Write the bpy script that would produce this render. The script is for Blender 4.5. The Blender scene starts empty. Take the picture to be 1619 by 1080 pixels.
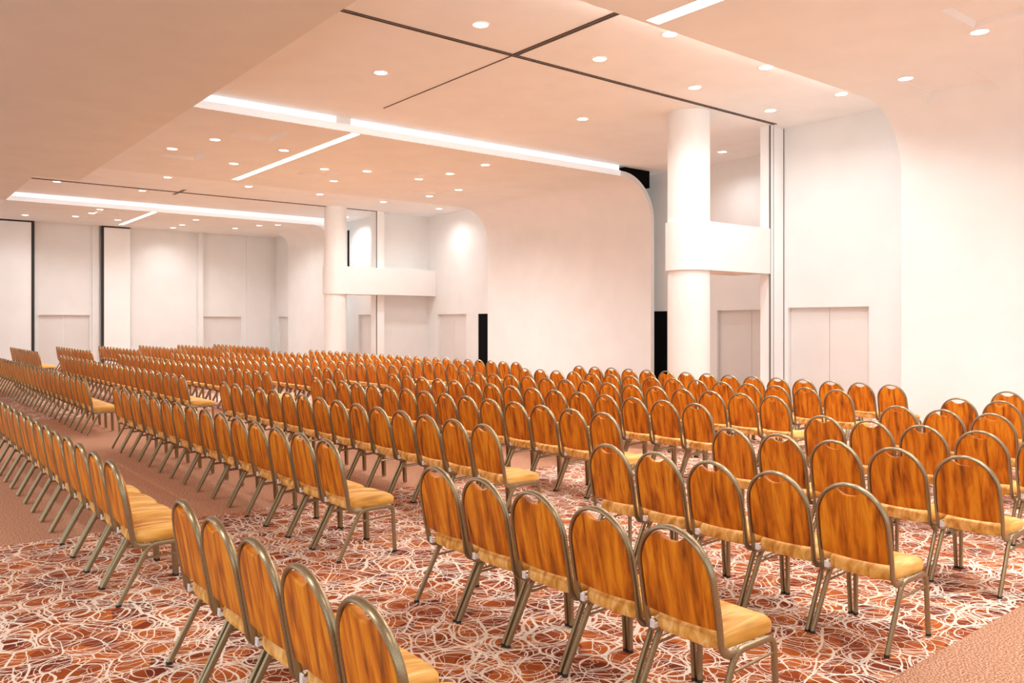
import bpy, bmesh, math, random
from mathutils import Vector, Matrix
random.seed(7)
sc = bpy.context.scene
COL = sc.collection
PI = math.pi

# ------------------------------------------------------------------ camera
F_PX, ALPHA, H_CAM, HOR = 1286.7, math.radians(51.30), 1.83, 510.2
cam_d = bpy.data.cameras.new('camera'); cam = bpy.data.objects.new('camera', cam_d); COL.objects.link(cam)
cam_d.sensor_width = 36.0; cam_d.lens = F_PX / 1619 * 36.0
cam_d.shift_y = -(540 - HOR) / 1619
cam_d.clip_end = 200
cam.location = (0, 0, H_CAM); cam.rotation_euler = (PI / 2, 0, ALPHA - PI / 2)
sc.camera = cam

def in_view(x, y, z, mx=0, my=0):
    d = x * math.cos(ALPHA) + y * math.sin(ALPHA)
    if d < .3: return False
    r = x * math.sin(ALPHA) - y * math.cos(ALPHA)
    u = 809.5 + F_PX * r / d; v = HOR - F_PX * (z - H_CAM) / d
    return -mx <= u <= 1619 + mx and -my <= v <= 1080 + my

# ------------------------------------------------------------------ materials
def lin(r, g, b):
    f = lambda c: (c / 255 / 12.92) if c / 255 <= .04045 else ((c / 255 + .055) / 1.055) ** 2.4
    return (f(r), f(g), f(b), 1)

def mat(name, base, rough=.6, metal=0., emit=None, estr=0., spec=.5):
    m = bpy.data.materials.new(name); m.use_nodes = True
    b = m.node_tree.nodes['Principled BSDF']
    b.inputs['Base Color'].default_value = base
    b.inputs['Roughness'].default_value = rough
    b.inputs['Metallic'].default_value = metal
    b.inputs['Specular IOR Level'].default_value = spec
    if emit:
        b.inputs['Emission Color'].default_value = emit
        b.inputs['Emission Strength'].default_value = estr
    return m

def N(m, t, **kw):
    n = m.node_tree.nodes.new(t)
    for k, v in kw.items():
        setattr(n, k, v)
    return n
def L(m, a, b): m.node_tree.links.new(a, b)
def mth(m, op, a, b=None, c=None, clamp=False):
    n = N(m, 'ShaderNodeMath', operation=op); n.use_clamp = clamp
    for i, v in enumerate((a, b, c)):
        if v is None: continue
        if isinstance(v, (int, float)): n.inputs[i].default_value = v
        else: L(m, v, n.inputs[i])
    return n.outputs[0]
def ramp(m, fac, stops, interp='LINEAR'):
    n = N(m, 'ShaderNodeValToRGB'); n.color_ramp.interpolation = interp
    e = n.color_ramp.elements
    e[0].position, e[0].color = stops[0]; e[1].position, e[1].color = stops[-1]
    for p, c in stops[1:-1]:
        x = e.new(p); x.color = c
    L(m, fac, n.inputs[0]); return n.outputs[0]
def mixc(m, f, a, b):
    n = N(m, 'ShaderNodeMix', data_type='RGBA')
    for i, v in ((0, f), (6, a), (7, b)):
        if isinstance(v, (int, float)): n.inputs[i].default_value = v
        elif isinstance(v, tuple): n.inputs[i].default_value = v
        else: L(m, v, n.inputs[i])
    return n.outputs[2]

def plaster(name, base, rough=.75):
    m = mat(name, base, rough, spec=.25)
    tc = N(m, 'ShaderNodeTexCoord'); ns = N(m, 'ShaderNodeTexNoise'); ns.inputs['Scale'].default_value = 1.3
    L(m, tc.outputs['Object'], ns.inputs['Vector'])
    hi = tuple(min(1, c * 1.02) for c in base[:3]) + (1,); lo = tuple(c * .975 for c in base[:3]) + (1,)
    c = ramp(m, ns.outputs[0], [(.3, lo), (.7, hi)])
    L(m, c, m.node_tree.nodes['Principled BSDF'].inputs['Base Color'])
    return m

M = {}
M['wall'] = plaster('wall_paint', (.82, .82, .805, 1))
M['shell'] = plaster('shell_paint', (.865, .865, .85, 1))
M['soffit'] = plaster('tan_soffit', (.80, .765, .69, 1))  # tan base, darker than the raised ceiling
M['door'] = plaster('door_paint', (.76, .735, .71, 1), .55)
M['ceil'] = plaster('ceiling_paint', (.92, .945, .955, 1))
M['column'] = plaster('column_paint', (.82, .81, .785, 1))
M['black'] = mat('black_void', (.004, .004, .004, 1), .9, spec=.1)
M['track'] = mat('dark_track', lin(70, 58, 50), .5, .3)
M['groove'] = mat('grey_groove', lin(110, 112, 108), .6)
M['lampring'] = mat('lamp_ring', lin(245, 240, 235), .4)
M['lamp'] = mat('lamp_glow', (1, 1, 1, 1), .5, emit=(1, .97, .92, 1), estr=5)
M['slot'] = mat('slot_glow', (1, 1, 1, 1), .5, emit=(1, .93, .84, 1), estr=2.2)
M['edge_fill'] = mat('edge_fill_glow', (1, 1, 1, 1), .5, emit=(1, .97, .92, 1), estr=13)  # glow of the unseen strips added to brighten the raised ceiling
M['cove'] = mat('cove_glow', (1, 1, 1, 1), .5, emit=(.76, .90, 1, 1), estr=.42)
M['lip_lit'] = mat('cove_lip_lit', (.9, .93, .95, 1), .5, emit=(.93, .97, 1, 1), estr=.20)  # rim is no lamp; emission stands in for cove light falling on it
M['panel'] = plaster('partition_white', (.90, .90, .89, 1), .5)
M['rubber'] = mat('black_rubber', (.02, .018, .016, 1), .6)
M['clip'] = mat('white_clip', (.85, .85, .86, 1), .35)

# metal
m = mat('bronze_metal', lin(150, 132, 100), .32, .85)
b = m.node_tree.nodes['Principled BSDF']
tc = N(m, 'ShaderNodeTexCoord'); ns = N(m, 'ShaderNodeTexNoise'); ns.inputs['Scale'].default_value = 260; ns.inputs['Detail'].default_value = 1
L(m, tc.outputs['Object'], ns.inputs['Vector'])
L(m, ramp(m, ns.outputs[0], [(.35, lin(146, 129, 99)), (.7, lin(168, 151, 120))]), b.inputs['Base Color'])
M['metal'] = m

# streaky orange upholstery
def streak(name, seat):
    cs = ((178, 120, 42), (212, 154, 68), (236, 182, 98), (252, 212, 136), (222, 164, 76)) if seat else ((108, 48, 2), (172, 86, 4), (208, 116, 8), (230, 148, 30), (188, 96, 5))  # seat ramp is lighter: light from above put into the colour
    m = mat(name, lin(200, 105, 20), .5, spec=.28)
    b = m.node_tree.nodes['Principled BSDF']
    tc = N(m, 'ShaderNodeTexCoord'); oi = N(m, 'ShaderNodeObjectInfo')
    off = N(m, 'ShaderNodeVectorMath', operation='SCALE'); cmb = N(m, 'ShaderNodeCombineXYZ')
    for i in range(3): L(m, oi.outputs['Random'], cmb.inputs[i])
    L(m, cmb.outputs[0], off.inputs[0]); off.inputs['Scale'].default_value = 37.
    mp = N(m, 'ShaderNodeMapping')
    mp.inputs['Scale'].default_value = (1.6, 15, 8) if seat else (8, 15, 1.8)
    L(m, tc.outputs['Object'], mp.inputs['Vector'])
    add = N(m, 'ShaderNodeVectorMath', operation='ADD'); L(m, mp.outputs[0], add.inputs[0]); L(m, off.outputs[0], add.inputs[1])
    n1 = N(m, 'ShaderNodeTexNoise'); n1.inputs['Scale'].default_value = 1.25; n1.inputs['Detail'].default_value = 3; n1.inputs['Distortion'].default_value = .5
    L(m, add.outputs[0], n1.inputs['Vector'])
    c1 = ramp(m, n1.outputs[0], [(.28, lin(*cs[0])), (.40, lin(*cs[1])), (.52, lin(*cs[2])), (.64, lin(*cs[3])), (.76, lin(*cs[4]))])
    mp2 = N(m, 'ShaderNodeMapping'); mp2.inputs['Scale'].default_value = (3, 60, 40) if seat else (40, 60, 3)
    L(m, tc.outputs['Object'], mp2.inputs['Vector'])
    n2 = N(m, 'ShaderNodeTexNoise'); n2.inputs['Scale'].default_value = 1.5; n2.inputs['Detail'].default_value = 2
    L(m, mp2.outputs[0], n2.inputs['Vector'])
    f2 = ramp(m, n2.outputs[0], [(.35, (0, 0, 0, 1)), (.75, (1, 1, 1, 1))])
    c2 = mixc(m, mth(m, 'MULTIPLY', f2, .28), c1, lin(240, 160, 50))
    L(m, c2, b.inputs['Base Color'])
    return m
M['back'] = streak('orange_streaked_back', False)
M['seat'] = streak('orange_streaked_seat_lit', True)

# carpet
def carpet():
    m = mat('carpet', (.5, .3, .2, 1), .95, spec=.08)
    b = m.node_tree.nodes['Principled BSDF']
    tc = N(m, 'ShaderNodeTexCoord'); P = tc.outputs['Object']
    sep = N(m, 'ShaderNodeSeparateXYZ'); L(m, P, sep.inputs[0])
    def warp(scale, amp, seed):
        n = N(m, 'ShaderNodeTexNoise'); n.inputs['Scale'].default_value = scale; n.inputs['Detail'].default_value = 1.5
        mp = N(m, 'ShaderNodeMapping'); mp.inputs['Location'].default_value = (seed, seed * .7, 0)
        L(m, P, mp.inputs['Vector']); L(m, mp.outputs[0], n.inputs['Vector'])
        s = N(m, 'ShaderNodeVectorMath', operation='SUBTRACT'); L(m, n.outputs['Color'], s.inputs[0]); s.inputs[1].default_value = (.5, .5, .5)
        k = N(m, 'ShaderNodeVectorMath', operation='SCALE'); L(m, s.outputs[0], k.inputs[0]); k.inputs['Scale'].default_value = amp
        a = N(m, 'ShaderNodeVectorMath', operation='ADD'); L(m, P, a.inputs[0]); L(m, k.outputs[0], a.inputs[1])
        f = N(m, 'ShaderNodeVectorMath', operation='MULTIPLY'); L(m, a.outputs[0], f.inputs[0]); f.inputs[1].default_value = (1, 1, 0)
        return f.outputs[0]
    def vor(vec, scale, feat='DISTANCE_TO_EDGE', rnd=1.):
        v = N(m, 'ShaderNodeTexVoronoi', feature=feat); v.voronoi_dimensions = '2D'
        v.inputs['Scale'].default_value = scale; v.inputs['Randomness'].default_value = rnd
        L(m, vec, v.inputs['Vector']); return v
    w1 = warp(1.3, .40, 3.); w2 = warp(2.6, .26, 11.); w3 = warp(1.1, .70, 23.)
    nt = N(m, 'ShaderNodeTexNoise'); nt.inputs['Scale'].default_value = 1.5; nt.inputs['Detail'].default_value = 2; L(m, P, nt.inputs['Vector'])
    t = mth(m, 'MULTIPLY_ADD', ramp(m, nt.outputs[0], [(.36, (0, 0, 0, 1)), (.66, (1, 1, 1, 1))]), .13, .075)
    def soft(x, a, b_):      # 1 where x < a, 0 where x > b
        n = N(m, 'ShaderNodeMapRange'); n.interpolation_type = 'SMOOTHSTEP'
        L(m, x, n.inputs[0]); n.inputs[1].default_value = a; n.inputs[2].default_value = b_; n.inputs[3].default_value = 1; n.inputs[4].default_value = 0
        return n.outputs[0]
    w4 = warp(7., .07, 5.)
    def band_(x, c, hw):     # a stroke of half width hw (scaled by the local thickness) around the contour x = c
        return soft(mth(m, 'DIVIDE', mth(m, 'ABSOLUTE', mth(m, 'SUBTRACT', x, c)), mth(m, 'MULTIPLY', thick, hw)), .8, 1.25)
    thick = ramp(m, nt.outputs[0], [(.34, (.40, .40, .40, 1)), (.68, (1, 1, 1, 1))])
    a1 = vor(w1, 4.4, 'F1').outputs['Distance']; d1 = vor(w1, 4.4).outputs['Distance']
    d2 = vor(w2, 5.4).outputs['Distance']; a3 = vor(w3, 2.4, 'F1').outputs['Distance']; d4 = vor(w4, 9.5).outputs['Distance']
    a5 = vor(w2, 7.5, 'F1').outputs['Distance']
    strokes = [band_(a1, .44, .032), band_(a1, .57, .017), band_(d1, 0., .046), band_(d2, 0., .031), band_(a3, .38, .022), band_(a3, .50, .013), band_(a5, .50, .021), band_(d4, 0., .017)]
    s = strokes[0]
    for q in strokes[1:]: s = mth(m, 'MAXIMUM', s, q)
    nb = N(m, 'ShaderNodeTexNoise'); nb.inputs['Scale'].default_value = 2.6; L(m, w2, nb.inputs['Vector'])
    cell = vor(w2, 6.6, 'F1'); sepc = N(m, 'ShaderNodeSeparateColor'); L(m, cell.outputs['Color'], sepc.inputs[0])
    tone = mth(m, 'ADD', mth(m, 'MULTIPLY', sepc.outputs[0], .5), mth(m, 'MULTIPLY', nb.outputs[0], .5))
    ground = ramp(m, tone, [(.25, lin(118, 50, 34)), (.42, lin(160, 78, 36)), (.58, lin(192, 104, 46)), (.78, lin(144, 70, 48))])
    pat = mixc(m, mth(m, 'MULTIPLY', s, .92), ground, lin(250, 238, 220))
    # plain border carpet
    np_ = N(m, 'ShaderNodeTexNoise'); np_.inputs['Scale'].default_value = 95; np_.inputs['Detail'].default_value = 2; L(m, P, np_.inputs['Vector'])
    plain = ramp(m, np_.outputs[0], [(.36, lin(142, 92, 66)), (.5, lin(196, 144, 114)), (.64, lin(232, 190, 160))])
    # pattern bands repeat along the hall; borders slightly frayed by the weave
    yy = mth(m, 'FLOORED_MODULO', mth(m, 'SUBTRACT', sep.outputs[1], 2.05), 15.5)
    band = mth(m, 'LESS_THAN', yy, 5.75)
    c = mixc(m, band, plain, pat)
    # fine pile
    nf = N(m, 'ShaderNodeTexNoise'); nf.inputs['Scale'].default_value = 220; L(m, P, nf.inputs['Vector'])
    c = mixc(m, mth(m, 'MULTIPLY', ramp(m, nf.outputs[0], [(.4, (0, 0, 0, 1)), (.7, (1, 1, 1, 1))]), .12), c, lin(120, 70, 50))
    L(m, c, b.inputs['Base Color'])
    bp = N(m, 'ShaderNodeBump'); bp.inputs['Strength'].default_value = .25; bp.inputs['Distance'].default_value = .004
    L(m, nf.outputs[0], bp.inputs['Height']); L(m, bp.outputs[0], b.inputs['Normal'])
    return m
M['carpet'] = carpet()

# ------------------------------------------------------------------ helpers
def obj(name, bm, m, parent=None, smooth=False, **props):
    me = bpy.data.meshes.new(name); bmesh.ops.recalc_face_normals(bm, faces=bm.faces)
    bm.to_mesh(me); bm.free()
    for x in (m if isinstance(m, (list, tuple)) else [m]): me.materials.append(x)
    if smooth:
        for p in me.polygons: p.use_smooth = True
        if smooth != 'all':
            me.set_sharp_from_angle(angle=math.radians(38))
    o = bpy.data.objects.new(name, me); COL.objects.link(o)
    if parent: o.parent = parent
    for k, v in props.items(): o[k] = v
    return o
def box_bm(bm, x0, x1, y0, y1, z0, z1):
    v = [bm.verts.new(p) for p in ((x0, y0, z0), (x1, y0, z0), (x1, y1, z0), (x0, y1, z0), (x0, y0, z1), (x1, y0, z1), (x1, y1, z1), (x0, y1, z1))]
    for f in ((0, 3, 2, 1), (4, 5, 6, 7), (0, 1, 5, 4), (1, 2, 6, 5), (2, 3, 7, 6), (3, 0, 4, 7)): bm.faces.new([v[i] for i in f])
    return bm
def box(x0, x1, y0, y1, z0, z1): return box_bm(bmesh.new(), x0, x1, y0, y1, z0, z1)
def boxes(*bs):
    bm = bmesh.new()
    for b_ in bs: box_bm(bm, *b_)
    return bm
def struct(name, bm, m, smooth=False): return obj(name, bm, m, None, smooth, kind='structure')
def empty(name, loc, label, cat, group=None):
    o = bpy.data.objects.new(name, None); COL.objects.link(o); o.location = loc; o.empty_display_size = .1
    o['label'] = label; o['category'] = cat
    if group: o['group'] = group
    return o
def sweep(bm, pts, a, b, ref=(1, 0, 0), n=8, cap=True, mi=0):
    """tube of oval section (half sizes a along ref-ish, b across) along pts"""
    pts = [Vector(p) for p in pts]; rings = []
    t0 = (pts[1] - pts[0]).normalized(); u = Vector(ref); u = (u - t0 * u.dot(t0)).normalized(); tp = t0
    for i, p in enumerate(pts):
        t = (pts[min(i + 1, len(pts) - 1)] - pts[max(i - 1, 0)]).normalized()
        u = tp.rotation_difference(t) @ u; u = (u - t * u.dot(t)).normalized(); tp = t
        w = t.cross(u)
        rings.append([bm.verts.new(p + u * (a * math.cos(2 * PI * k / n)) + w * (b * math.sin(2 * PI * k / n))) for k in range(n)])
    for r0, r1 in zip(rings, rings[1:]):
        for k in range(n):
            f = bm.faces.new((r0[k], r0[(k + 1) % n], r1[(k + 1) % n], r1[k])); f.material_index = mi
    if cap:
        bm.faces.new(rings[0][::-1]).material_index = mi; bm.faces.new(rings[-1]).material_index = mi
    return bm
def rounded(pts, r, n=4):
    """round the corners of a polyline"""
    pts = [Vector(p) for p in pts]; out = [pts[0]]
    for p0, p1, p2 in zip(pts, pts[1:], pts[2:]):
        a = p1 + (p0 - p1).normalized() * min(r, (p0 - p1).length * .49); c = p1 + (p2 - p1).normalized() * min(r, (p2 - p1).length * .49)
        for i in range(n + 1):
            t = i / n; out.append(a * (1 - t) ** 2 + p1 * 2 * t * (1 - t) + c * t * t)
    out.append(pts[-1]); return out
def rings_bm(bm, rings, close0=None, close1=None, mi=0):
    vs = [[bm.verts.new(p) for p in r] for r in rings]; n = len(vs[0])
    for a, c in zip(vs, vs[1:]):
        for k in range(n): bm.faces.new((a[k], a[(k + 1) % n], c[(k + 1) % n], c[k])).material_index = mi
    for ring, cpt in ((vs[0], close0), (vs[-1], close1)):
        if cpt is None: bm.faces.new(ring).material_index = mi
        else:
            cv = bm.verts.new(cpt)
            for k in range(n): bm.faces.new((ring[k], ring[(k + 1) % n], cv)).material_index = mi
    return bm

# ------------------------------------------------------------------ the hall
ZS, ZG = 5.83, 6.12
XW1, XW2, XW3 = 15.27, 17.40, 15.10
TH = .14

struct('floor', box(-9, 19.5, -8, 38, -.12, 0), M['carpet'])
# raised ceiling over the whole hall
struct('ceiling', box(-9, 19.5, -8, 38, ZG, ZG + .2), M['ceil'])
# lower flat ceilings
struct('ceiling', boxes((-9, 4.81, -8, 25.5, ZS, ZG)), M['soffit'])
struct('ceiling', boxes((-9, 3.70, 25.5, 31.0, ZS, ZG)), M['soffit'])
def shell(y0, y1, xw, x0, R, xflat, y1flat=None):
    """low ceiling sheet that bends down into the side wall: one profile drawn out along y"""
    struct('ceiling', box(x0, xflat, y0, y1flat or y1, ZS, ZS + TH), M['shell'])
    inner, outer = [(xflat, ZS)], [(xflat, ZS + TH)]
    cx, cz = xw - R, ZS - R
    n = 20
    for i in range(n + 1):
        t = PI / 2 * (1 - i / n)
        inner.append((cx + R * math.cos(t), cz + R * math.sin(t))); outer.append((cx + (R + TH) * math.cos(t), cz + (R + TH) * math.sin(t)))
    inner.append((xw, 0)); outer.append((xw + TH, 0))
    bm = bmesh.new(); prof = inner + outer[::-1]
    A = [bm.verts.new((x, y0, z)) for x, z in prof]; B = [bm.verts.new((x, y1, z)) for x, z in prof]; k = len(inner); m_ = len(prof)
    for i in range(m_):
        j = (i + 1) % m_; bm.faces.new((A[i], A[j], B[j], B[i]))
    for V in (A, B):
        for i in range(k - 1): bm.faces.new((V[i], V[i + 1], V[m_ - 2 - i], V[m_ - 1 - i]))
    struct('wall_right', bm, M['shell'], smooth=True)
shell(-8, 7.36, XW1, 4.81, 1.25, 13.7)
shell(15.46, 23.1, XW2, 4.81, 1.15, 16.0)
shell(31.0, 35.03, XW3, 3.70, .65, 14.4, 37.2)
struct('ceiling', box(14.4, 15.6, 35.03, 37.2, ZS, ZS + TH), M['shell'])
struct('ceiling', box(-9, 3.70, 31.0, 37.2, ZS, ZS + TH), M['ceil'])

# recess walls on the entrance side
def wall_x(x, y0, y1, z1, holes, th=.25, name='wall_right'):
    """wall in the plane X=x, facing -X, with rectangular holes (ya, yb, height)"""
    bs = []; y = y0
    for a, b_, h in sorted(holes):
        if a > y: bs.append((x, x + th, y, a, 0, z1))
        bs.append((x, x + th, a, b_, h, z1)); y = b_
    if y < y1: bs.append((x, x + th, y, y1, 0, z1))
    return struct(name, boxes(*bs), M['wall'])
nd = [0]
def door_leaf(x, y0, y1, h, depth=.11):
    nd[0] += 1
    return struct('door_%d' % nd[0], box(x + depth, x + depth + .05, y0 + .006, y1 - .006, 0, h), M['door'])
wall_x(15.96, 7.0, 10.38, ZG, [(8.35, 10.2, 2.16)])
door_leaf(15.96, 8.35, 9.27, 2.16); door_leaf(15.96, 9.27, 10.2, 2.16)
wall_x(18.0, 10.5, 17.2, ZG, [(11.65, 13.64, 2.16), (15.37, 16.35, 2.16)])
door_leaf(18.0, 11.65, 12.63, 2.16); door_leaf(18.0, 12.63, 13.64, 2.16)
wall_x(18.0, 22.6, 28.0, ZG, [(23.15, 24.5, 2.16), (25.26, 27.2, 2.16)])
door_leaf(18.0, 25.26, 26.23, 2.16); door_leaf(18.0, 26.23, 27.2, 2.16)
wall_x(16.2, 28.15, 31.6, ZG, [(29.0, 30.45, 2.16)])
door_leaf(16.2, 29.0, 29.42, 2.16); door_leaf(16.2, 29.42, 30.45, 2.16)
wall_x(15.3, 35.03, 37.1, ZS, [(35.4, 36.6, 2.1)])
door_leaf(15.3, 35.4, 36.6, 2.1)
# black sheets stand in for the unlit rooms beyond the open doorways
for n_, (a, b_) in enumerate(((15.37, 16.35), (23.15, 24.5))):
    struct('trim_doorway_shade', boxes((18.03, 18.06, a, b_, 0, 2.16)), M['black'])
struct('trim_slot_shade', box(16.17, 16.2, 31.26, 31.38, 3.9, 5.75), M['black'])  # black strip on the wall paints in the shade of a narrow gap
# partition posts with their cross walls
struct('wall_cross', box(15.96, 18.1, 10.38, 10.54, 0, ZG), M['wall'])
struct('trim_post', box(15.43, 15.96, 10.30, 10.54, 0, ZG), M['panel'])
struct('trim_groove', boxes((15.415, 15.45, 10.285, 10.31, 0, ZG), (15.945, 15.958, 10.285, 10.30, 0, ZG), (15.56, 15.572, 10.294, 10.30, 0, ZG)), M['groove'])
struct('wall_cross', box(15.85, 18.1, 27.98, 28.2, 0, ZG), M['wall'])
struct('trim_post', box(15.52, 15.85, 27.70, 28.15, 0, ZG), M['panel'])
struct('trim_groove', box(15.50, 15.53, 27.685, 27.71, 0, ZG), M['groove'])

# ceiling tracks of the folding partitions
def track(n_, x0, x1, y0, y1):
    struct('trim_track', box(x0, x1, y0, y1, ZG - .012, ZG + .01), M['track'])
track(1, 4.81, 15.43, 10.125, 10.15); track(1, 4.81, 15.43, 10.185, 10.21)
track(2, 3.7, 15.52, 27.66, 27.70); track(2, 3.7, 15.52, 27.74, 27.78)
track(3, 8.13, 8.165, 7.36, 10.12); track(3, 8.195, 8.23, 7.36, 10.12)
track(4, 8.16, 8.175, 10.22, 14.3)
track(5, 8.13, 8.165, 27.1, 28.3); track(5, 8.195, 8.23, 27.1, 28.3)

# round columns and the deep bands (wrapping the columns) that run from them
def column(cx, cy, r):
    bm = bmesh.new(); n = 48
    rings_bm(bm, [[(cx + r * math.cos(2 * PI * k / n), cy + r * math.sin(2 * PI * k / n), z) for k in range(n)] for z in (0, ZG)])
    struct('column', bm, M['column'], smooth=True)
column(13.25, 10.75, .425); column(13.82, 27.77, .412)
def band(cx, cy, r, x1, z0, z1):
    n = 24; out = [(cx + r * math.cos(PI / 2 + PI * i / n), cy + r * math.sin(PI / 2 + PI * i / n)) for i in range(n + 1)]
    out += [(x1, cy - r), (x1, cy + r)]
    bm = bmesh.new()
    rings_bm(bm, [[(x, y, z) for x, y in out] for z in (z0, z1)])
    struct('beam', bm, M['column'], smooth=True)
band(13.25, 10.75, .47, 15.42, 2.89, 3.87)
band(13.82, 27.77, .46, 17.99, 2.89, 3.91)

# black box behind the rounded edge of the second curved wall
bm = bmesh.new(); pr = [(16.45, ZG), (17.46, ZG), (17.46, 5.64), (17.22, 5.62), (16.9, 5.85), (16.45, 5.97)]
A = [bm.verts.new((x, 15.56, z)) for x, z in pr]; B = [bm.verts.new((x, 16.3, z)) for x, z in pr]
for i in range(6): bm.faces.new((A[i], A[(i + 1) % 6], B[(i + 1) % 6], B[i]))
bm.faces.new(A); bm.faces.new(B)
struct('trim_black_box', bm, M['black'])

# end wall with recessed bays
YE = 37.0
def wall_y(x0, x1, y, z1, holes, th=.25):
    bs = []; x = x0
    for a, b_, h in sorted(holes):
        if a > x: bs.append((x, a, y, y + th, 0, z1))
        bs.append((a, b_, y, y + th, h, z1)); x = b_
    if x < x1: bs.append((x, x1, y, y + th, 0, z1))
    return struct('wall_back', boxes(*bs), M['wall'])
wall_y(-9, 15.55, YE, ZS + .1, [(5.54, 7.37, 2.14), (11.95, 13.68, 2.10)])
struct('door_%d' % (nd[0] + 1), box(5.54, 6.45, YE + .11, YE + .16, 0, 2.14), M['door'])
struct('door_%d' % (nd[0] + 2), box(6.462, 7.37, YE + .11, YE + .16, 0, 2.14), M['door'])
struct('door_%d' % (nd[0] + 3), box(11.95, 13.68, YE + .11, YE + .16, 0, 2.10), M['door'])
struct('trim_pilaster', box(5.38, 5.5, YE - .12, YE, 0, ZS), M['wall'])
struct('trim_pilaster', box(7.45, 7.70, YE - .12, YE, 0, ZS), M['wall'])
struct('trim_pilaster', box(11.70, 11.90, YE - .22, YE, 0, ZS), M['wall'])
struct('trim_pilaster', box(13.92, 15.05, YE - .06, YE, 0, ZS), M['wall'])
def partition(x0, x1, dark, label):
    e = empty('partition_panel', ((x0 + x1) / 2, YE - .2, 0), label, 'partition', None)
    o = obj('panel', box(x0 - (x0 + x1) / 2, x1 - (x0 + x1) / 2, -.05, .05, .01, ZS - .06), M['panel'], e)
    w = (x1 - x0) / 2
    xs = (w, w + .09) if dark == 'r' else (-w - .09, -w)
    obj('edge_frame', boxes((xs[0], xs[1], -.06, .05, .01, ZS), (-w, w, -.06, .05, ZS - .06, ZS)), M['rubber'], e)
partition(1.2, 5.25, 'r', 'wide white folding partition panel with black edge on the end wall')
partition(7.86, 8.87, 'l', 'narrow white folding partition panel with black edge between two end wall bays')
# walls behind and beside the camera left out to let world fill light in

# luminous coves in front of the second and third low ceilings
def cove(x0, x1, y, label, notch=None):
    e = empty('cove_light', ((x0 + x1) / 2, y, ZS + TH), label, 'light', 'cove lights along the edges of the low ceilings')
    m_ = (x0 + x1) / 2
    segs = [(x0, x1)] if not notch else [(x0, notch[0]), (notch[1], x1)]
    for a, b_ in segs:
        obj('diffuser', box(a - m_, b_ - m_, .04, .07, .002, ZG - ZS - TH), M['cove'], e)
    obj('lip', box(x0 - m_, x1 - m_, -.02, 0, -TH, .004), M['lip_lit'], e)
cove(4.83, 16.15, 15.45, 'long cool white cove light above the low ceiling beyond the first ceiling track', (7.72, 8.05))
cove(3.72, 15.0, 30.99, 'cool white cove light far down the hall near the end wall')
def added_edge_fill(x0, x1, y, label):  # added strip, hidden from view, lightens the raised ceiling beyond the edge
    e = empty('cove_light', ((x0 + x1) / 2, y, ZS + TH), label, 'light', 'cove lights along the edges of the low ceilings')
    m_ = (x0 + x1) / 2
    obj('diffuser', box(x0 - m_, x1 - m_, -.05, -.02, .01, .12), M['edge_fill'], e)
added_edge_fill(4.9, 14.0, 7.36, 'unseen added fill strip above the low ceiling edge before the first track')
added_edge_fill(4.9, 16.0, 23.1, 'unseen added fill strip above the low ceiling edge before the second track')
struct('trim_cove_gap', box(7.72, 8.05, 15.47, 15.52, ZS + TH, ZG), M['ceil'])
def slot(x, y0, y1, w, label):
    e = empty('light_slot', (x, (y0 + y1) / 2, ZS), label, 'light', 'straight light slots on the centre line')
    h = (y1 - y0) / 2
    obj('diffuser', box(-w / 2, w / 2, -h, h, -.006, .01), M['slot'], e)
    obj('frame', boxes((-w / 2 - .015, -w / 2, -h, h, -.01, .01), (w / 2, w / 2 + .015, -h, h, -.01, .01)), M['lampring'], e)
slot(8.22, -1.5, 7.28, .24, 'broad white light slot in the low ceiling over the camera end')
slot(8.18, 15.5, 22.6, .20, 'long light slot in the middle low ceiling meeting the first cove light')
slot(8.30, 31.05, 35.9, .18, 'short light slot in the last low ceiling by the end wall')

# shallow square recesses cut into the low ceilings
cut_bm = bmesh.new()
for (x, y, s_) in ((14.05, 6.0, 1.0), (11.3, 4.2, 1.0), (6.6, 16.9, .95), (6.0, 20.1, .9), (9.6, 20.3, .9), (11.4, 18.5, .9), (13.6, 20.9, .9), (7.1, 32.4, .9), (7.2, 34.0, .8)):
    a = s_ / 2; rings_bm(cut_bm, [[(x - q, y - q, z), (x + q, y - q, z), (x + q, y + q, z), (x - q, y + q, z)] for q, z in ((a + .12, ZS - .2), (a, ZS - .0), (a - .05, ZS + (.02 if x > 14 else .07)))])
cutter = obj('cutter', cut_bm, M['ceil'])
dg = None
for o_ in [o_ for o_ in COL.objects if o_.get('kind') == 'structure' and (o_.name.startswith('ceiling') or o_.name.startswith('wall_right'))]:
    zs_ = [v.co.z for v in o_.data.vertices]; xs_ = [v.co.x for v in o_.data.vertices]
    if min(zs_) > ZS + .05 or max(zs_) < ZS or (o_.name.startswith('wall_right') and len(zs_) < 60) or max(xs_) < 4.9: continue
    md = o_.modifiers.new('cut', 'BOOLEAN'); md.operation = 'DIFFERENCE'; md.object = cutter; md.solver = 'EXACT'
    dg = bpy.context.evaluated_depsgraph_get(); dg.update()
    nm = bpy.data.meshes.new_from_object(o_.evaluated_get(dg)); o_.modifiers.clear(); o_.data = nm
bpy.data.objects.remove(cutter)

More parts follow.
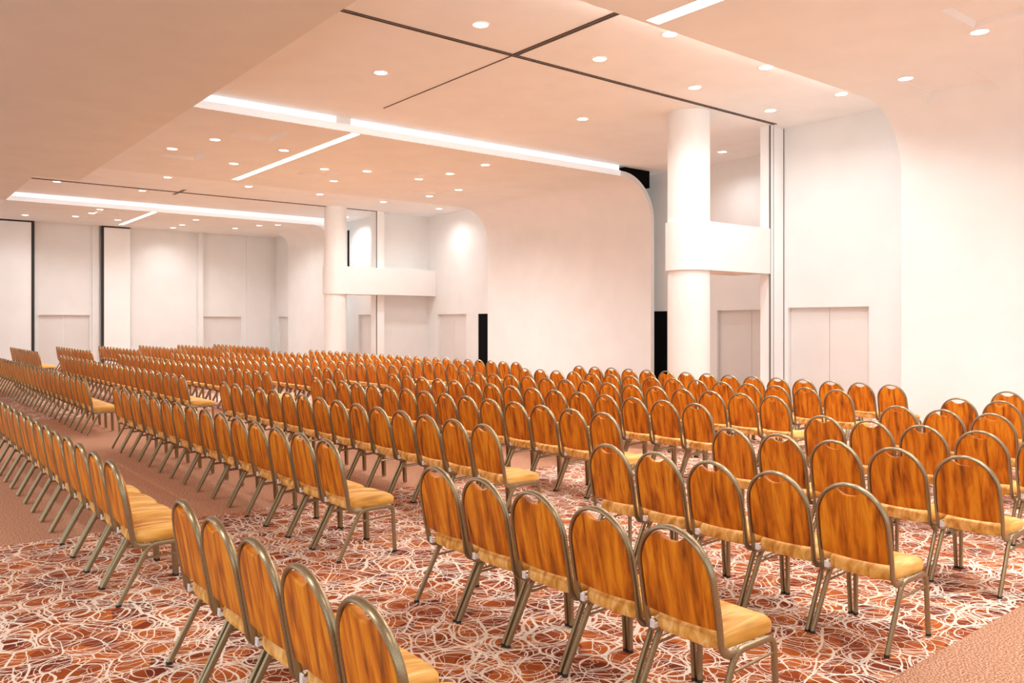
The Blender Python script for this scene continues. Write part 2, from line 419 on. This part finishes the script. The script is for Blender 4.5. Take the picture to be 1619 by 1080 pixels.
# ------------------------------------------------------------------ downlights
ring_bm = bmesh.new(); n = 28
def circ(r, z): return [(r * math.cos(2 * PI * k / n), r * math.sin(2 * PI * k / n), z) for k in range(n)]
bmx = bmesh.new()
vs = [[bmx.verts.new(p) for p in circ(r, z)] for r, z in ((.135, 0), (.135, -.008), (.112, -.010), (.108, -.004))]
for a, b_ in zip(vs, vs[1:]):
    for k in range(n): bmx.faces.new((a[k], a[(k + 1) % n], b_[(k + 1) % n], b_[k]))
ring_bm.free()
proto_ring = obj('frame', bmx, M['lampring'], None, True)
bmx = bmesh.new(); rings_bm(bmx, [circ(.108, -.001), circ(.108, -.005)])
proto_disc = obj('diffuser', bmx, M['lamp'], None)
SPOT = 240.0
sp = bpy.data.lights.new('downlight_lamp', 'SPOT'); sp.energy = SPOT; sp.color = (.985, .99, 1); sp.spot_size = math.radians(150); sp.spot_blend = 1.0; sp.shadow_soft_size = .10
ORD = 'first second third fourth fifth sixth seventh eighth ninth tenth eleventh twelfth thirteenth fourteenth fifteenth sixteenth seventeenth eighteenth nineteenth twentieth twenty-first twenty-second twenty-third twenty-fourth'.split()
first = [True]
sp2 = sp.copy(); sp2.energy = SPOT * .6; sp3 = sp.copy(); sp3.energy = SPOT * .5
def downlight(x, y, z, label, group):
    e = empty('ceiling_downlight', (x, y, z), label, 'light', group)
    for pr_ in (proto_ring, proto_disc):
        c = pr_ if first[0] else pr_.copy()
        if not first[0]: COL.objects.link(c)
        c.parent = e
    first[0] = False
    l = bpy.data.objects.new('lamp', sp2 if y > 30 or (x > 16.5 and y > 20) else sp3 if (x > 13 and y < 14) else sp); COL.objects.link(l); l.parent = e; l.location = (0, 0, -.03)
rows = [
 (ZG, 'raised ceiling row before the first track', [(9.39, 7.97), (11.88, 8.0), (14.36, 8.05)]),
 (ZG, 'raised ceiling row beside the first track', [(6.97, 9.42), (9.39, 9.44), (11.88, 9.5), (14.36, 9.57)]),
 (ZG, 'raised ceiling row past the first column', [(6.97, 12.3), (11.87, 12.44), (16.89, 12.64)]),
 (ZS, 'low ceiling near the big white wall', [(12.01, 4.71), (13.36, 6.37)]),
 (ZG, 'raised ceiling row before the second track', [(7.09, 25.1), (9.55, 25.2), (12.0, 25.25), (14.5, 25.4), (17.0, 25.6)]),
 (ZG, 'raised ceiling past the second track', [(4.67, 27.95), (7.16, 28.15), (15.4, 30.0)]),
 (ZS, 'last low ceiling, cove side', [(6.61, 31.5), (6.6, 32.79), (10.19, 32.37), (12.82, 32.63), (13.33, 31.95)]),
 (ZS, 'last low ceiling, end wall side', [(4.79, 34.9), (6.32, 34.15), (8.08 - .25, 34.31), (10.28, 34.4), (12.41, 34.26), (10.29, 35.7)]),
 (ZS, 'middle low ceiling, cove side', [(6.05, 17.92), (7.67, 18.04), (12.36, 16.51), (12.35, 18.08)]),
 (ZS, 'middle low ceiling, central row', [(5.6, 19.48), (7.33, 20.33), (9.43, 19.57), (10.44, 19.15), (12.14, 19.3)]),
 (ZS, 'middle low ceiling, far row', [(10.43, 21.06), (14.04, 21.69), (14.05, 20.11)]),
]
for z, desc, pts in rows:
    for i, (x, y) in enumerate(sorted(pts)):
        downlight(x, y, z, 'round white recessed downlight, %s in %s' % (ORD[i], desc), 'recessed downlights')
# unseen downlights added above and behind the camera for more light
for x, y in ((6.0, 2.0), (7.4, .2), (9.4, 1.8), (6.6, -2.), (10., -1.5), (12.6, 1.5), (13.6, -1.5), (6.2, 4.6), (9.6, 4.3), (-1, 3), (-1, 8), (-1, 14), (-4, 20), (1.5, -2)):
    if not in_view(x, y, ZS, 30, 30):
        downlight(x, y, ZS, 'added unseen downlight overhead out of frame', 'added downlights overhead')

# ------------------------------------------------------------------ chair
W = .211
def back_pts(nz=10):
    pts = [(.20, -W, .366), (.150, -W, .366)]
    pts += [(.150 - .062 * math.sin(t), -W, .366 + .062 * (1 - math.cos(t))) for t in [PI / 2 * i / 5 for i in range(1, 6)]]
    def X(z): return .088 * (1 - ((z - .43) / .48)) if z > .43 else .088
    pts += [(X(z), -W - .004 * math.sin((z - .43) / .26 * PI), z) for z in (.50, .57, .64, .69)]
    for i in range(1, 24):
        t = PI - PI * i / 24
        z = .69 + .219 * math.sin(t) ** 1.0
        pts.append((X(z), W * math.cos(t), z))
    rest = [(x, -y, z) for x, y, z in pts[:11][::-1]]
    return pts + rest, X
PTS, XB = back_pts()
def bm_backframe(n=10): return sweep(bmesh.new(), PTS, .0185, .0115, ref=(0, 0, 1), n=n)
def outline():
    w = W - .014; o = []
    for i in range(9): # bottom edge, sagging a little
        y = -w + 2 * w * i / 8; o.append((y, .484 - .010 * (1 - (y / w) ** 2)))
    o += [(w, z) for z in (.53, .60, .66)]
    A = [(w * math.cos(t), .69 + .203 * math.sin(t)) for t in [PI * i / 30 for i in range(0, 31)]]
    for y, z in A:
        if abs(y) < .066:
            q = 1 - (y / .066) ** 2
            z = z - .046 * math.sqrt(max(q, 0)) if q > 0 else z
        o.append((y, z))
    o += [(-w, z) for z in (.66, .60, .53)]
    return o
OUT = outline()
def bm_backrest(bm=None, mi=0):
    bm = bm or bmesh.new(); cy, cz = 0, .66
    def ring(s, dx): return [(XB(cz + (z - cz) * s) + dx, y * s, cz + (z - cz) * s) for y, z in OUT]
    return rings_bm(bm, [ring(.6, -.015), ring(.965, -.0135), ring(1, -.007), ring(1, .012), ring(.95, .030), ring(.6, .043)], (XB(cz) - .016, 0, cz), (XB(cz) + .046, 0, cz), mi)
def bm_seat(bm=None, mi=0):
    bm = bm or bmesh.new(); n = 40; cx, hx = .31, .218
    def ring(s, z, sx=None):
        r = []
        for k in range(n):
            t = 2 * PI * k / n; c, s_ = math.cos(t), math.sin(t); e = 2 / 5.5
            px = abs(c) ** e * (1 if c > 0 else -1); py = abs(s_) ** e * (1 if s_ > 0 else -1)
            hw = .208 + .006 * px
            inset = (1 - s) * .21
            dz = -.010 * max(0, px) ** 3 if z > .43 else 0
            r.append((cx + px * (hx - inset), py * (hw - inset), z + dz))
        return r
    return rings_bm(bm, [ring(.90, .380), ring(.965, .384), ring(.995, .398), ring(1, .418), ring(.985, .438), ring(.93, .453), ring(.80, .462), ring(.45, .468)], (cx, 0, .380), (cx, 0, .470), mi)
def leg_path(front, s):
    if front: return rounded([(.36, s * .214, .369), (.478, s * .214, .369), (.492, s * .2225, .010)], .055, 5)
    return rounded([(.30, s * .214, .369), (.192, s * .214, .369), (.002, s * .2225, .010)], .055, 5)
def bm_leg(front, s, n=8): return sweep(bmesh.new(), leg_path(front, s), .0175, .0140, ref=(0, 0, 1), n=n)
def bm_rail(s, n=8): return sweep(bmesh.new(), [(.295, s * .214, .369), (.365, s * .214, .369)], .0174, .0139, ref=(0, 0, 1), n=n)
def bm_stretcher(s, n=6): return sweep(bmesh.new(), [(.146, s * .216, .283), (.482, s * .216, .296)], .008, .007, ref=(0, 0, 1), n=n)
def bm_glide(x, y):
    return rings_bm(bmesh.new(), [[(x + .0185 * math.cos(2 * PI * k / 10), y + .0150 * math.sin(2 * PI * k / 10), z) for k in range(10)] for z in (0, .016)])
def bm_clip():
    bm = bmesh.new(); box_bm(bm, .088, .096, .172, .199, .382, .420); box_bm(bm, .094, .130, .172, .192, .384, .400); return bm

chair = empty('banquet_chair', (0, 0, 0), '', 'chair')
obj('backrest', bm_backrest(), M['back'], chair, True)
obj('back_frame', bm_backframe(), M['metal'], chair, True)
obj('seat', bm_seat(), M['seat'], chair, True)
for s in (1, -1):
    for fr in (True, False):
        lg = obj('leg', bm_leg(fr, s), M['metal'], chair, True)
        obj('glide', bm_glide(.4925 if fr else .0025, s * .2225), M['rubber'], lg, True)
    obj('seat_rail', bm_rail(s), M['metal'], chair, True)
    obj('stretcher', bm_stretcher(s), M['metal'], chair, True)
obj('linking_clip', bm_clip(), M['clip'], chair, label='white linking clip')
KIDS = list(chair.children)

PITCH, HS = .4784, .91
ROWX = [x * HS for x in (1.4208, 3.1235, 4.8120, 6.4806, 8.1029, 9.7623, 11.4286, 13.0716)]
BLK = [(2.652 * HS, 5), (6.470 * HS, 15), (16.172 * HS, 24), (32.47 * HS, 13)]
ROWN = ['first row', 'second row', 'third row', 'fourth row', 'fifth row', 'sixth row', 'seventh row', 'eighth row']
BN = ['short front block', 'middle block', 'long rear block', 'end wall block']
GN = ['banquet chairs in the short front block', 'banquet chairs in the middle block', 'banquet chairs in the long rear block']
jr = random.Random(3)
used = [False]
def place(ri, bi, k):
    x = ROWX[ri] + jr.uniform(-.003, .003); y = BLK[bi][0] + k * PITCH; rz = math.radians(jr.uniform(-.12, .12))
    if not (in_view(x, y, .92, 20, 60) or in_view(x + .3, y, .45, 60, 60) or in_view(x, y - .2, .1, 40, 10)): return
    label = 'orange banquet chair, %s from camera end, %s of the %s' % (ORD[k], ROWN[ri], BN[bi])
    if not used[0]:
        c = chair; used[0] = True
    else:
        c = chair.copy(); COL.objects.link(c)
        for ch in KIDS:
            if bi >= 2 and ch.name.split('.')[0] in ('linking_clip', 'stretcher'): continue
            d = ch.copy(); COL.objects.link(d); d.parent = c
            if bi == 0 or (bi == 1 and y < 7.5):
                for g in ch.children:
                    h_ = g.copy(); COL.objects.link(h_); h_.parent = d
    c.location = (x, y, 0); c.rotation_euler = (0, 0, rz)
    c['label'] = label; c['category'] = 'chair'; c['group'] = GN[bi]
for bi in (0, 1, 2):
    for ri in range(8):
        for k in range(BLK[bi][1]): place(ri, bi, k)
# the last block, a few pixels per chair
def whole():
    bm = bmesh.new()
    tmp = bpy.data.meshes.new('tmp')
    for fn, mi in ((bm_backrest, 0), (lambda: bm_backframe(6), 2), (bm_seat, 1), (lambda: bm_leg(True, 1, 4), 2), (lambda: bm_leg(True, -1, 4), 2), (lambda: bm_leg(False, 1, 4), 2), (lambda: bm_leg(False, -1, 4), 2)):
        b2 = fn(); bmesh.ops.recalc_face_normals(b2, faces=b2.faces)
        for f in b2.faces: f.material_index = mi
        b2.to_mesh(tmp); b2.free(); bm.from_mesh(tmp)
    for f in bm.faces: f.smooth = True
    bpy.data.meshes.remove(tmp); return bm
wb = whole(); wm = bpy.data.meshes.new('w'); wb.to_mesh(wm); wb.free()
big = bmesh.new()
for ri in range(8):
    for k in range(13):
        x, y = ROWX[ri], BLK[3][0] + k * PITCH
        if not in_view(x, y, .92, 15, 0): continue
        nv = len(big.verts); big.from_mesh(wm); big.verts.ensure_lookup_table()
        T = Matrix.Translation((x, y, 0)) @ Matrix.Rotation(math.radians(jr.uniform(-1, 1)), 4, 'Z')
        bmesh.ops.transform(big, matrix=T, verts=big.verts[nv:])
me = bpy.data.meshes.new('banquet_chairs'); big.to_mesh(me); big.free(); bpy.data.meshes.remove(wm)
for k_ in ('back', 'seat', 'metal'): me.materials.append(M[k_])
o = bpy.data.objects.new('banquet_chairs', me); COL.objects.link(o)
o['kind'] = 'stuff'; o['category'] = 'chair'; o['label'] = 'mass of tiny orange banquet chairs in the block before the end wall'; o['group'] = 'banquet chairs before the end wall'

# ------------------------------------------------------------------ light and view
w = bpy.data.worlds.new('world'); sc.world = w; w.use_nodes = True
bg = w.node_tree.nodes['Background']; bg.inputs[0].default_value = (.88, .95, 1, 1); bg.inputs[1].default_value = 1.15
vs_ = sc.view_settings; vs_.view_transform = 'Standard'; vs_.look = 'None'; vs_.gamma = 1; vs_.use_curve_mapping = False
vs_.exposure = 0.50
sc.cycles.max_bounces = 6; sc.cycles.diffuse_bounces = 5
sc.cycles.use_denoising = True
